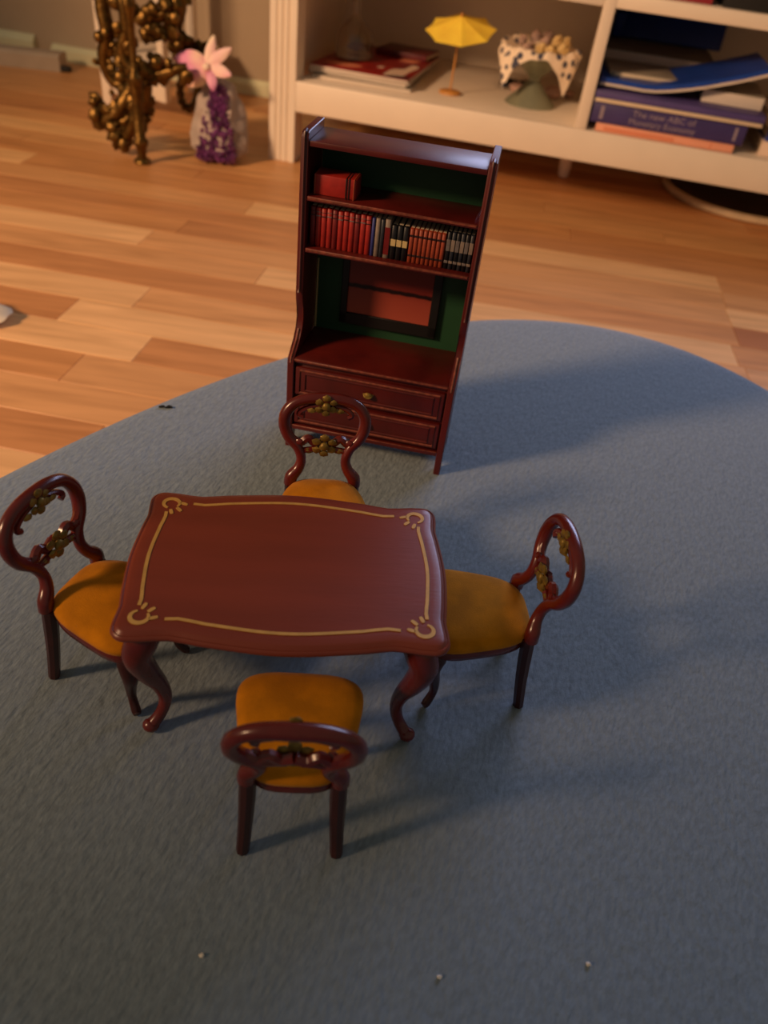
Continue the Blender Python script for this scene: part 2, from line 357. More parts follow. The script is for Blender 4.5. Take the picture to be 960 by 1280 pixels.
for z in (12.13, 9.88):
    sb = MB().box((0, 2.42, z), (2 * IN, 2.5, .2), r=.03).build('shelf_board', 'mahogany', kb)
    MB().box((0, 1.17, z + .02), (2 * IN - .1, .05, .12), r=.02, seg=1).build('front_edge', 'edge_wear', sb)
MB().box((0, 1.88, 4.93), (2 * IN, 3.6, .22), r=.04).build('desk_top', 'mahogany', kb)
MB().box((0, .07, 4.95), (2 * IN, .06, .1), r=.02, seg=1).build('worn_edge', 'edge_wear', kb)
bp = MB().box((0, 3.7, 9.6), (2 * IN, .1, 9.2)).build('back_panel', 'green_paper', kb)
MB().box((-IN + .08, 3.62, 6.85), (.05, .05, 3.55)).build('paper_edge', 'cream_edge', bp)
MB().box((0, 2.0, 2.95), (2 * IN, 3.4, 3.75), r=.03).build('drawer_carcass', 'mahogany', kb)
MB().box((0, .12, 1.2), (2 * IN, .2, .26), r=.05).build('bottom_rail', 'mahogany', kb)
MB().box((0, .03, 1.3), (2 * IN, .06, .06), r=.02, seg=1).build('worn_edge', 'edge_wear', kb)
for zc, h in ((3.85, 1.5), (2.18, 1.42)):
    dr = MB().box((0, .2, zc), (2 * IN - .16, .28, h), r=.05).build('drawer', 'mahogany', kb)
    for q, (ix, iz) in enumerate(((.14, .2), (.42, .42))):
        W2, H2 = IN - .15 - ix, h / 2 - iz * .72
        fr = MB()
        fr.tube([(-W2, .06, zc - H2), (W2, .06, zc - H2), (W2, .06, zc + H2), (-W2, .06, zc + H2)], .055, 6, closed=True)
        fr.build('moulding', 'mahogany' if q else 'edge_wear', dr)
    hd = MB(); hd.blob((0, -.08, zc + .02), (.2, .1, .14), .3, 3, 2, 3); hd.tube(smooth_path([(-.22, 0, zc + .04), (-.15, -.12, zc - .06), (0, -.15, zc - .1), (.15, -.12, zc - .06), (.22, 0, zc + .04)], 3), .04, 6)
    hd.build('handle', 'gilt', dr)
KR = Matrix.Rotation(R(-5.94), 4, 'Z'); KO = Vector((-1.5, 32.31, ZM))
def kl(p): return KO + KR @ Vector(p)
# picture behind the desk
pic = thing('framed_picture', 'black-framed red sunset picture fixed to the green back of the miniature cabinet', 'picture', kl((.05, 3.53, 5.06)), R(-5.94))
fr = MB()
for c, d in (((0, 0, .3), (4.85, .22, .6)), ((0, 0, 4.2), (4.85, .22, .5)), ((-2.26, 0, 2.2), (.33, .22, 4.3)), ((2.22, 0, 2.2), (.41, .22, 4.3))): fr.box(c, d, r=.03, seg=1)
for v in fr.bm.verts: v.co.z += .55
fr.build('frame', 'black_frame', pic); MB().box((0, .03, 2.75), (4.3, .08, 3.8)).build('print', 'sunset_print', pic, ang=20)
# row of miniature books on the middle shelf; z of the shelf top is 9.98
ORD = ['first', 'second', 'third', 'fourth', 'fifth', 'sixth', 'seventh', 'eighth', 'ninth', 'tenth', 'eleventh']
def mini_book(x0, x1, h, cover, label, group, bands=(), band_mat='book_band', y0=1.55, tilt=0):
    wd = x1 - x0; b = thing('miniature_book', label, 'book', kl(((x0 + x1) / 2, y0, 9.985)), R(-5.94), group)
    # rounded spine
    pr = [(-wd / 2, .1), (-wd / 2 + .02, .03), (-wd * .25, 0), (wd * .25, 0), (wd / 2 - .02, .03), (wd / 2, .1), (wd / 2, 1.25), (-wd / 2, 1.25)]
    MB().prism(pr, 0, h, r=.012, seg=1).build('cover', cover, b, ang=50)
    MB().box((0, .72, h - .01), (wd * .7, 1.0, .05)).build('page_block', 'page', b)
    for zf, bh in bands: MB().box((0, .02, h * zf), (wd * .86, .06, bh), r=.01, seg=1).build('band', band_mat, b)
x = -3.62
for i in range(11):
    mini_book(x, x + .245, 1.72 - .02 * (i % 3), 'book_red' if i % 4 else 'book_red_dark', ORD[i] + ' thin red volume from the left in the red set, miniature cabinet', 'red miniature volumes', ((.8, .05), (.9, .03)), 'book_silver' if i % 2 else 'book_band'); x += .25
mini_book(-.86, -.70, 1.66, 'book_blue', 'narrow blue volume right of the red miniature set', None)
mini_book(-.69, -.47, 1.68, 'book_grey', 'grey miniature book between the narrow blue volume and a dark one', None)
mini_book(-.46, -.28, 1.66, 'book_charcoal', 'narrow dark miniature book between two grey ones', None)
mini_book(-.27, .0, 1.7, 'book_grey', 'grey miniature book with red spine strip beside the black volumes', None, ((.45, 1.2),), 'book_red_dark')
for i in range(3):
    mini_book(.03 + .26 * i, .28 + .26 * i, 1.5, 'book_black', ORD[i] + ' black miniature volume from the left with a cream band across its spine', 'black miniature volumes with cream band', ((.5, .3),), 'cream_edge')
for i in range(8):
    mini_book(.84 + .2 * i, 1.035 + .2 * i, 1.48, 'book_orange', ORD[i] + ' orange-brown miniature volume from the left with two dark spine bands', 'orange-brown miniature volumes', ((.22, .1), (.8, .1)))
for i in range(6):
    mini_book(2.47 + .2 * i, 2.66 + .2 * i, 1.62, 'book_charcoal' if i % 2 else 'book_black', ORD[i] + ' dark miniature volume from the left in the set ending the row', 'dark miniature volumes', ((.65, .5), (.2, .12)), 'book_silver' if i % 2 == 0 else 'book_grey')
# red volume lying on the top shelf
rv = thing('red_book', 'small red bound volume alone on the top shelf of the miniature cabinet', 'book', kl((-2.6, 1.55, 12.235)), R(-5.94))
MB().box((0, .55, .42), (1.85, 1.1, .84), r=.05).build('cover', 'book_red', rv)
for xx in (-.86, .5, .62, .84): MB().box((xx, .52, .42), (.06, 1.12, .87), r=.015, seg=1).build('band', 'book_band' if .4 < xx < .7 else 'book_orange', rv)

# ------------------------------------------------------------------ miniature dining table
TYAW = R(6.47); TH = 5.52
tb = thing('miniature_table', 'miniature reddish-brown dining table with gold inlay and scalloped edge, at the centre', 'table', (-2.826, 18.413, ZM), TYAW)
def outline(dl, dw, inset=0, n=22):
    # scalloped rectangle: long sides swell in the middle and dip next to the corners
    hl, hw = dl / 2 - inset, dw / 2 - inset; rc = max(.1, .5 - inset); pts = []
    def bulge(t, k): return k * (.5 + .5 * math.cos(math.pi * max(-1, min(1, t * 1.35)))) * 1.0 - k * .45 * math.exp(-((abs(t) - .74) / .13) ** 2)
    for sgn, ax in ((-1, 'y'), (1, 'x'), (1, 'y'), (-1, 'x')):
        for i in range(n + 1):
            t = -1 + 2 * i / n
            if ax == 'y':
                tt = t * sgn * -1; pts.append((tt * (hl - rc), sgn * (hw + bulge(tt, .27))))
            else:
                tt = t * sgn; pts.append((sgn * (hl + bulge(tt, .12)), tt * (hw - rc)))
        k = {(-1, 'y'): (1, -1, -90), (1, 'x'): (1, 1, 0), (1, 'y'): (-1, 1, 90), (-1, 'x'): (-1, -1, 180)}[(sgn, ax)]
        for i in range(1, 6):
            a = R(k[2] + 15 * i); pts.append((k[0] * (hl - rc) + rc * math.cos(a), k[1] * (hw - rc) + rc * math.sin(a)))
    return pts
top = MB()
rings = []
for ins, z in ((.55, 5.0), (.28, 5.02), (.14, 5.1), (.10, 5.2), (.02, 5.24), (.0, 5.31), (.02, 5.38), (.08, 5.42), (.12, 5.405), (.15, 5.43), (.2, 5.49), (.27, TH), (.5, TH)):
    rings.append([Vector((x, y, z)) for x, y in outline(10.16, 6.9, ins)])
top.rings(rings); top.build('table_top', 'table_wood', tb, ang=50)
ap = MB()
for c, d in (((0, -2.55, 4.72), (8.0, .2, .6)), ((0, 2.55, 4.72), (8.0, .2, .6)), ((-4.1, 0, 4.72), (.2, 5.0, .6)), ((4.1, 0, 4.72), (.2, 5.0, .6))):
    MB().box(c, d, r=.05).build('apron', 'chair_wood', tb)
for sx in (-1, 1):
    for sy in (-1, 1):
        P = smooth_path([(sx * 4.05, sy * 2.5, 5.02), (sx * 4.3, sy * 2.72, 4.5), (sx * 4.45, sy * 2.82, 3.9), (sx * 4.25, sy * 2.68, 3.0), (sx * 3.98, sy * 2.46, 2.1), (sx * 3.88, sy * 2.38, 1.3), (sx * 4.02, sy * 2.5, .7), (sx * 4.3, sy * 2.72, .3), (sx * 4.42, sy * 2.82, .22)], 5)
        lg = MB().tube(P, interp([.5, .52, .47, .38, .28, .22, .2, .22, .2], len(P)), 12)
        lg = lg.build('leg', 'chair_wood', tb)
        ft = MB().blob((sx * 4.36, sy * 2.76, .26), (.3, .27, .25), .1, 2, 2, 1); ft.build('foot', 'chair_wood', lg)
        MB().blob((sx * 4.5, sy * 2.9, 4.25), (.26, .2, .42), .35, 3, 2, 2).build('knee_carving', 'chair_wood', lg)
# gold inlay: four lines and four corner scrolls, a hair above the top
gz = TH + .012
def ribbon(path, wd, mb=None, taper=False):
    mb = mb or MB(); path = [Vector(p) for p in path]; n = len(path); L = []; Rr = []
    for i, p in enumerate(path):
        t = path[min(i + 1, n - 1)] - path[max(i - 1, 0)]; t.normalize(); nn = Vector((-t.y, t.x, 0)); k = wd / 2 * ((.45 + .55 * math.sin(math.pi * (i + .5) / n)) if taper else 1)
        L.append(p + nn * k); Rr.append(p - nn * k)
    rs = [[L[i] - Vector((0, 0, .02)), L[i] + Vector((0, 0, .01)), Rr[i] + Vector((0, 0, .01)), Rr[i] - Vector((0, 0, .02))] for i in range(n)]
    return mb.rings(rs)
ol = outline(10.16, 6.9, .66)
n1 = 28
for k in range(4):
    seg = [Vector((x, y, gz)) for x, y in ol[k * n1:k * n1 + 23]]
    L0 = 1.4 if k % 2 == 0 else 1.0
    seg = seg[2:-2]
    ribbon(seg, .11).build('inlay_line', 'gold_paint', tb)
for sx in (-1, 1):
    for sy in (-1, 1):
        cx, cy = sx * 4.28, sy * 2.66; m = MB()
        arc = [(cx + sx * .27 * math.cos(t), cy + sy * .25 * math.sin(t), gz) for t in [R(-70 + i * 285 / 22) for i in range(23)]]
        ribbon(arc, .15, m, True)
        for q, (dx, dy, a) in enumerate(((-.42, .02, 20), (-.06, -.44, 70), (-.30, -.30, 45))):
            c = Vector((cx + sx * dx, cy + sy * dy, gz)); e = Vector((sx * math.cos(R(a)), sy * math.sin(R(a)), 0)) * .13
            ribbon([c - e, c - e * .3, c + e * .3, c + e], .13, m, True)
        m.build('corner_scroll', 'gold_paint', tb)

# ------------------------------------------------------------------ miniature chairs
def make_chair():
    t = thing('miniature_chair', '', 'chair', group='miniature balloon-back dining chairs')
    # seat frame and velvet seat: rounded trapezium
    def ring(z, g, n=40):
        out = []
        for j in range(n):
            a = 2 * math.pi * j / n; c, s = math.cos(a), math.sin(a); e = .55
            x = abs(c) ** e * (1 if c > 0 else -1); y = abs(s) ** e * (1 if s > 0 else -1)
            wd = 1.80 + .37 * y
            out.append(Vector((x * wd * g, 1.82 + y * 1.92 * g, z)))
        return out
    MB().rings([ring(2.95, .93), ring(3.0, .97), ring(3.25, .985), ring(3.34, .97)]).build('seat_frame', 'chair_wood', t, ang=50)
    MB().rings([ring(3.3, .95), ring(3.42, 1.0), ring(3.58, 1.0), ring(3.72, .95), ring(3.83, .82), ring(3.9, .6), ring(3.94, .3), ring(3.95, .04)]).build('seat', 'velvet', t, ang=60)
    for s in (-1, 1):
        P = smooth_path([(s * 1.28, .12, 3.55), (s * 1.3, .05, 2.6), (s * 1.35, -.08, 1.3), (s * 1.42, -.24, .03)], 4)
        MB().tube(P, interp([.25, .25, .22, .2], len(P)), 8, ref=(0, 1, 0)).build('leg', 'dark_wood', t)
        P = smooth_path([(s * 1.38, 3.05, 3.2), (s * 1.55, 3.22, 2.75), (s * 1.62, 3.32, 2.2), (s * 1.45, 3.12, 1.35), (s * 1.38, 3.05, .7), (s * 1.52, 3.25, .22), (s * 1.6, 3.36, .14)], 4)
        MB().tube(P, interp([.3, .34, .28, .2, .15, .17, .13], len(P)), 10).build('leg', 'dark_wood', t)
    # balloon back: one loop with its two posts
    def lean(z): return .05 - .95 * max(0, (z - 3.9)) / 3.8 - .12 * math.sin(math.pi * max(0, min(1, (z - 3.9) / 3.8)))
    half = [(1.32, 3.5), (1.27, 3.85), (1.0, 4.2), (.9, 4.6), (1.06, 5.05), (1.42, 5.45), (1.6, 5.92), (1.56, 6.4), (1.25, 6.82), (.7, 7.04), (0, 7.08)]
    pts = [(-x, lean(z), z) for x, z in half] + [(x, lean(z), z) for x, z in half[::-1][1:]]
    P = smooth_path(pts, 4); rr = interp([.26, .27, .22, .2, .21, .23, .25, .24, .22, .23, .25, .23, .22, .24, .25, .23, .21, .2, .22, .27, .26], len(P))
    bk = MB().tube(P, rr, 10, sq=1.0).build('backrest', 'chair_wood', t)
    # carved crest scrolls under the top and carved cross rail
    cr = MB()
    for s in (-1, 1):
        cr.tube(smooth_path([(s * .15, lean(6.82), 6.82), (s * .5, lean(6.76), 6.75), (s * .9, lean(6.58), 6.58), (s * 1.05, lean(6.4), 6.4), (s * .9, lean(6.3), 6.3)], 4), .11, 7)
    cr.build('crest_carving', 'chair_wood', t)
    rl = MB()
    for s in (-1, 1):
        rl.tube(smooth_path([(0, lean(5.32), 5.34), (s * .35, lean(5.27), 5.22), (s * .65, lean(5.32), 5.44), (s * .95, lean(5.27), 5.22), (s * 1.25, lean(5.32), 5.38), (s * 1.42, lean(5.52), 5.57)], 4), .17, 7)
        rl.tube(smooth_path([(s * .2, lean(5.02), 5.02), (s * .55, lean(4.97), 4.97), (s * .9, lean(4.97), 4.92), (s * 1.1, lean(5.02), 5.02)], 4), .13, 7)
        rl.blob((s * 1.0, lean(5.22) + .1, 5.34), (.17, .12, .15), .2, 3, 1)
    rl.build('cross_rail', 'chair_wood', t)
    for z, k in ((6.86, 1.25), (5.22, 1.4)):
        fl = MB(); y = lean(z) + .17
        fl.blob((0, y + .05, z), (.14 * k, .12, .14 * k), .2, 3, 2)
        for q in range(6):
            a = R(60 * q + 30); fl.blob((.25 * k * math.cos(a), y, z + .27 * k * math.sin(a)), (.15 * k, .09, .13 * k), .25, 4, 1, q)
        for s in (-1, 1): fl.blob((s * .45 * k, y - .03, z - .2 * k), (.16 * k, .07, .1 * k), .3, 4, 1, s + 5)
        fl.build('gilt_flower', 'gilt', t)
    return t
ch = make_chair()
spots = [((-1.491, 11.829), 5.757, 'miniature mustard velvet chair nearest the camera, its back turned to the viewer'),
         ((-10.22, 18.08), -106.5 + 0, 'miniature mustard velvet chair at the left end of the table'),
         ((5.437, 19.626), 98.37, 'miniature mustard velvet chair at the right end of the table'),
         ((-2.703, 25.458), 189.4, 'miniature mustard velvet chair behind the table, in front of the cabinet')]
for i, ((x, y), a, lb) in enumerate(spots):
    if i == 0: ch.location = Vector((x, y, ZM)) * CM; ch.rotation_euler = (0, 0, R(a)); ch['label'] = lb
    else: copy_thing(ch, (x, y, ZM), R(a), lb)

# ------------------------------------------------------------------ crumbs and lint on the cushion
def onmat(px, py, z=ZM):
    a, b = px - 480, py - 640; u = a * math.cos(ROLL) + b * math.sin(ROLL); v = -a * math.sin(ROLL) + b * math.cos(ROLL)
    D = _rt * u - _up * v + _fw * F_PX; return CAM + D * ((z - CAM.z) / D.z)
for q, (px, py, lb) in enumerate(((252, 1195, 'white crumb at the lower left of the cushion, leftmost of the three'), (549, 1222, 'white crumb nearest the bottom edge, the middle of the three'), (735, 1206, 'white crumb at the lower right of the cushion'))):
    p = onmat(px, py); tag(MB().blob((0, 0, .05), (.075, .06, .06), .5, 2, 2, q).build('crumb', 'crumb', loc=p), lb, 'crumb', 'white crumbs on the cushion')
p = onmat(207, 510)
tag(MB().tube(smooth_path([(-.35, -.05, .05), (-.12, .02, .07), (0, -.05, .06), (.18, .06, .08), (.36, .05, .05)], 4), interp([.05, .08, .03, .09, .05], 17), 6).build('lint_thread', 'lint', loc=p), 'short dark thread of lint on the cushion left of the cabinet', 'thread')

# ------------------------------------------------------------------ things in the left compartment
SZ = 10.6
def slab(name, m, u0, u1, v0, v1, z0, z1, parent, base, rz=0, r=.06):
    return MB().box(((u0 + u1) / 2, (v0 + v1) / 2, (z0 + z1) / 2), (u1 - u0, v1 - v0, z1 - z0), r=r).build(name, m, parent)
def book(name, label, cat, u0, u1, v0, v1, z0, z1, cover, rz=0, spine_front=True, group=None, pages=True):
    c = sh((u0 + u1) / 2, (v0 + v1) / 2, z0); t = thing(name, label, cat, c, SA + rz, group); W, D, H = u1 - u0, v1 - v0, z1 - z0; th = min(.18, H * .22)
    MB().box((0, 0, th / 2), (W, D, th), r=th * .3).build('cover', cover, t); MB().box((0, 0, H - th / 2), (W, D, th), r=th * .3).build('cover', cover, t)
    if spine_front: MB().box((0, -D / 2 + .09, H / 2), (W, .18, H * .98), r=.05).build('spine', cover, t)
    MB().box((0, .1, H / 2), (W - .3, D - .5 if spine_front else D - .12, H - 2 * th)).build('page_block', 'page', t)
    return t
zc = SZ
for i, (du, dv, rz, h, lb) in enumerate(((.3, -.4, .03, .35, 'pale magazine at the bottom of the pile under the red magazine'), (0, .3, -.02, .35, 'pale magazine second from the bottom of the pile'), (.2, 0, .01, .3, 'pale magazine directly under the red magazine'))):
    t = thing('magazine', lb, 'magazine', sh(7.4 + du, 14.5 + dv, zc), SA + rz, 'magazines piled on the bookcase'); MB().box((0, 0, h / 2), (14, 20, h), r=.05).build('page_block', 'paper_white', t); MB().box((0, 0, h + .015), (14.1, 20.1, .05), r=.01, seg=1).build('cover', 'grey_paper' if i != 1 else 'print_white', t); zc += h + .05
t = thing('magazine', 'red illustrated magazine on top of the pile, under the glass carafe', 'magazine', sh(7.8, 14.8, zc), SA - .03, 'magazines piled on the bookcase')
MB().box((0, 0, .15), (14, 21, .3), r=.05).build('page_block', 'paper_white', t)
cv = MB().box((0, 0, .33), (14.2, 21.2, .07), r=.02).build('cover', 'magazine_red', t)
def patch(pts, m, z=.375):
    MB().prism([(p.x, p.y) for p in smooth_path([(a, b, 0) for a, b in pts + pts[:1]], 4)[:-1]], z - .02, z + .01).build('cover_print', m, cv)
patch([(3.2, -9.5), (5.6, -9), (6.0, -5), (6.4, -1), (5.2, 0), (4.8, -3.5), (3.4, -5)], 'print_white'); patch([(1.2, -5.2), (1.9, -5.4), (2.2, -4.6), (1.5, -4.2)], 'print_white')
patch([(3.4, -10.1), (6.5, -10.2), (6.6, -8.6), (4.2, -9.2)], 'print_dark'); patch([(-5.8, -7.5), (-2, -8.4), (-.5, -6.6), (-3.5, -5.8)], 'peach_band'); patch([(2.6, 2.2), (4.8, 1.8), (5.5, 4.8), (3.4, 5.6)], 'peach_band')
zc += .38
book('hardback_book', 'thin maroon hardback lying at the back of the red magazine', 'book', 6.5, 14.6, 19, 25.5, zc, zc + .8, 'maroon_cover', rz=-.12)
# carafe
cf = thing('glass_carafe', 'clear glass carafe with a thin neck standing on the red magazine', 'carafe', sh(4.4, 13.2, zc + .01))
out = [(2.45, 0), (2.65, .15), (2.7, 1.0), (2.65, 2.8), (2.2, 3.7), (1.2, 4.5), (.65, 5.2), (.52, 6.5), (.52, 9.5), (.72, 10.2), (.8, 10.3)]
inn = [(max(.02, r - .13), z + (.25 if i == 0 else .05)) for i, (r, z) in enumerate(out)]
MB().lathe(out + [(.72, 10.33)] + inn[::-1][1:] + [(.02, .25)], 36).build('vessel', 'glass', cf, ang=60)
# yellow paper parasol
pp = sh(19.9, 8.0, SZ); pa = thing('paper_parasol', 'small yellow paper parasol on a round wooden foot, between magazines and goblet', 'parasol', pp, SA)
MB().lathe([(1.4, 0), (1.55, .1), (1.5, .32), (1.3, .42), (.3, .46)], 28).build('foot', 'yellow_wood', pa)
ax = Vector((-.05, -.30, 1)).normalized(); tipz = 9.5
MB().tube([(0, 0, .4), (.1, 0, 4), (.15, .1, 9.3)], .12, 8).build('stick', 'yellow_wood', pa)
cn = MB(); rot = Vector((0, 0, 1)).rotation_difference(ax).to_matrix(); N = 8; rr = [0, 1.7, 3.4, 4.8]; outer = []
def can(k, j, off):
    a = 2 * math.pi * (j / (N * 4)) + .2; ph = (j % 4) / 4; sag = 1 - .05 * math.sin(math.pi * ph) * (k / 3) ; r_ = rr[k] * (math.cos(math.pi / N) / math.cos((ph - .5) * 2 * math.pi / N)) * sag
    return Vector((.15, .1, 9.3)) + rot @ Vector((r_ * math.cos(a), r_ * math.sin(a), -.44 * rr[k] + .02 * rr[k] ** 2 - .1 * math.sin(math.pi * ph) * k / 3 + off))
cn.rings([[can(k, j, 0) for j in range(N * 4)] for k in (3, 2, 1)] + [[can(1, j, 0) * .1 + Vector((.15, .1, 9.28)) * .9 for j in range(N * 4)]] + [[can(1, j, 0) * .1 + Vector((.15, .1, 9.2)) * .9 for j in range(N * 4)]] + [[can(k, j, -.06) for j in range(N * 4)] for k in (1, 2, 3)], closed=True)
cn.build('canopy', 'yellow_paper', pa, ang=25)
MB().lathe([(.16, 9.1), (.16, 9.6), (.05, 9.75)], 10, (.15, .1, 0)).build('tip', 'yellow_wood', pa)
for j in range(8):
    MB().tube([Vector((.14, .08, 8.0)), can(2, j * 4, -.12)], .05, 5).build('rib', 'yellow_wood', pa)
# goblet with printed napkin and dried flowers
GC = sh(31, 9.8, SZ); gb = thing('goblet', 'grey-green metal goblet with conical foot, lined with a patterned napkin', 'goblet', GC, SA)
gp = [(3.45, 0), (3.5, .12), (3.2, .5), (2.2, 1.45), (1.2, 2.5), (.75, 3.0), (.8, 3.3), (1.6, 4.1), (3.3, 5.5), (4.9, 6.7), (5.2, 6.95), (5.1, 7.0), (4.8, 6.85), (3.1, 5.6), (1.5, 4.35), (.2, 3.9)]
MB().lathe(gp, 40).build('cup', 'pewter', gb, ang=50)
nk = MB(); HS = 5.65; RR = 5.25
def drape(u, v):
    a, b = (u - .5) * 2 * HS, (v - .5) * 2 * HS; rho = math.hypot(a, b); th = math.atan2(b, a)   # corners at 45 degrees
    w_ = .12 * math.sin(th * 9 + 1) + .08 * math.sin(th * 17)
    if rho < RR: r_, z = rho, 7.12 - 1.4 * (1 - (rho / RR) ** 2) + w_ * (rho / RR) ** 2
    else:
        d = rho - RR; r_ = RR + .25 * math.sin(min(1, d / .6) * math.pi / 2) + .12 * d + w_ * .6; z = 7.12 + w_ - d * 1.7 + .25 * math.exp(-d * 2) - .25
    up = .5 * math.exp(-((th - 2.2) / .6) ** 2) * (rho / RR) ** 3 if rho <= RR + 3 else 0
    return (r_ * math.cos(th), r_ * math.sin(th), z + up)
nk.sheet(drape, 34, 34, .08); tag(nk.build('napkin', 'printed_cotton', loc=GC + Vector((0, 0, .04)), rot=(0, 0, SA + .06), ang=70), 'white napkin with dark floral print draped over the goblet rim', 'napkin')
k = 0
for i, (x, y, z, r_, m) in enumerate(((1.5, -2.2, 7.1, 1.0, 'c'), (3.0, -1.2, 7.4, 1.0, 'c'), (.2, -1.4, 7.2, .95, 'c'), (2.0, -.2, 8.0, 1.05, 'c'), (3.2, .8, 8.0, .95, 'c'), (.6, .4, 7.9, .9, 'p'), (-.9, 1.6, 8.2, .95, 'p'), (-1.6, -.6, 7.1, .9, 'p'), (.6, 2.2, 8.3, .9, 'p'), (2.2, 2.4, 8.0, .9, 'c'), (-2.6, 1.2, 7.5, .85, 'p'))):
    z -= .35
    z += .12; fl = MB(); fl.blob((0, 0, 0), (r_ * .7,) * 3, .5, 2.5, 2, i)
    for q in range(9):
        a, b_ = random.uniform(0, 6.28), random.uniform(-.3, 1.4); d = Vector((math.cos(a) * math.cos(b_), math.sin(a) * math.cos(b_), math.sin(b_)))
        fl.blob(d * r_ * .62, (r_ * .33,) * 3, .5, 3, 1, q + i)
    pos = ('at the right of the goblet', 'at the back of the goblet')[m == 'p']
    tag(fl.build('dried_flower', 'dried_cream' if m == 'c' else 'dried_pink', loc=GC + Matrix.Rotation(SA, 3, 'Z') @ Vector((x, y, z - .1))), 'cream dried flower head heaped in the napkin on the goblet' if m == 'c' else 'greyish pink dried flower head heaped behind the cream ones on the goblet', 'dried flower', 'cream dried flowers in the goblet' if m == 'c' else 'greyish pink dried flowers in the goblet')
# beads and pebbles behind the goblet
bd = MB()
for i in range(15):
    a = 2 * math.pi * i / 15; bd.blob((2.0 * math.cos(a), 1.4 * math.sin(a), .55 + .12 * math.sin(3 * a)), (.52, .5, .52), .25, 3, 1, i)
tag(bd.build('bead_bracelet', 'bead_dark', loc=sh(28.0, 19.5, SZ), rot=(0, 0, SA)), 'dark beaded bracelet lying behind the goblet', 'bracelet')
for i, (u, v, s, lb) in enumerate(((28.6, 16.4, 1.0, 'pinkish pebble just left of the goblet stem, before the bracelet'), (33.6, 16.6, 1.25, 'larger pinkish pebble right of the goblet stem'), (36.0, 18.4, .8, 'small pinkish pebble at the divider behind the goblet'))):
    tag(MB().blob((0, 0, .62 * s), (1.3 * s, .9 * s, .66 * s), .2, 1.2, 3, i).build('pebble', 'pebble_pink', loc=sh(u, v, SZ), rot=(0, 0, SA + i)), lb, 'pebble', 'pebbles behind the goblet')

# ------------------------------------------------------------------ things in the right compartment
b1 = book('book', 'peach-coloured book at the bottom of the stack in the right compartment', 'book', 40.4, 57.8, .6, 15, SZ, 11.62, 'peach_cover')
MB().box((-3.2, -7.2, .42), (9.0, .06, .42), r=.015, seg=1).build('spine_panel', 'peach_band', b1); MB().box((5.9, -7.2, .5), (.12, .06, .95)).build('spine_line', 'peach_band', b1)
b2 = book('book', 'thick dark purple textbook with two lines of spine lettering, on the peach book', 'book', 39.45, 58.6, .5, 14.5, 11.63, 14.0, 'navy_cover')
def text(s, size, x, z, y, m, parent, sx=1):
    c = bpy.data.curves.new('txt', 'FONT'); c.body = s; c.size = size * CM; c.extrude = .01 * CM; c.align_x = 'CENTER'; c.align_y = 'CENTER'
    o = bpy.data.objects.new('txt', c); scene.collection.objects.link(o); bpy.context.view_layer.update()
    me = bpy.data.meshes.new_from_object(o.evaluated_get(bpy.context.evaluated_depsgraph_get())); bpy.data.objects.remove(o)
    me.materials.clear(); me.materials.append(MATS[m]); q = bpy.data.objects.new('lettering', me); scene.collection.objects.link(q); q.parent = parent
    q.location = Vector((x, y, z)) * CM; q.rotation_euler = (R(90), 0, 0); q.scale = (sx, 1, 1)
text('The new ABC of', 1.0, -.6, 1.62, -7.02, 'lettering', b2, 1.15); text('Monetary Economy', 1.0, -.6, .68, -7.02, 'lettering', b2, 1.05)
for xx, w_ in ((-8.3, .45), (8.4, .35)): MB().box((xx, -7.01, 1.2), (w_, .05, 1.5), r=.01, seg=1).build('spine_mark', 'lettering', b2)
b3 = book('book', 'thin violet paperback with cream page edges on the dark purple textbook', 'book', 39.4, 60.2, .3, 14.3, 14.02, 15.3, 'violet_cover', spine_front=False)
MB().box((0, -6.9, .86), (20.8, .2, .84), r=.05).build('spine', 'violet_cover', b3)
# pale wad of pages at the cream edge: the lower cover is paper
MB().box((0, -7.02, .2), (20.6, .14, .36), r=.04).build('page_edge', 'page', b3)
# blue magazine, bent over the stack
def bent(z0, th_):
    def fn(u, v): return (u * 19.5, v * 13, z0 + 3.9 * max(0, (u - .3) / .7) ** 1.4 + .2 * (1 - u))
    return fn
bm_ = thing('magazine', 'bent blue magazine with white page edges lying over the violet paperback', 'magazine', sh(39.6, 1.5, 15.33), SA)
MB().sheet(bent(.35, 0), 14, 4, .34).build('page_block', 'paper_white', bm_); MB().sheet(bent(.75, 0), 14, 4, .55).build('cover', 'blue_cover', bm_)
t = thing('notepad', 'pale notepad tucked under the raised end of the blue magazine', 'notepad', sh(56.4, 8.6, 15.32), SA - .05); MB().box((0, 0, .75), (7.4, 11, 1.4), r=.06).build('page_block', 'paper_white', t); MB().box((0, 0, 1.48), (7.45, 11.05, .06), r=.01, seg=1).build('cover', 'grey_paper', t)
zz = SZ
for i, (h, lb) in enumerate(((3.6, 'grey paper bundle at the bottom of the back pile'), (3.6, 'grey paper bundle at the top of the back pile'))):
    t = thing('paper_bundle', lb + ' behind the book stack', 'paper', sh(47, 23.8, zz), SA + .01 * i, 'grey paper bundles'); MB().box((0, 0, h / 2), (15, 15.5, h), r=.1).build('sheets', 'paper_white', t); MB().box((0, 0, h + .02), (15.1, 15.6, .06), r=.01, seg=1).build('wrapper', 'grey_paper', t); zz += h + .06
# cream envelope on the blue magazine at the left
t = thing('envelope', 'greyish cream envelope lying on the left end of the blue magazine', 'envelope', sh(44.4, 9, 16.5), SA + .1); MB().box((0, 0, .3), (8.5, 10, .55), r=.08).build('body', 'grey_paper', t); MB().box((.2, -4.97, .3), (7.8, .1, .34), r=.02).build('edge', 'page', t)
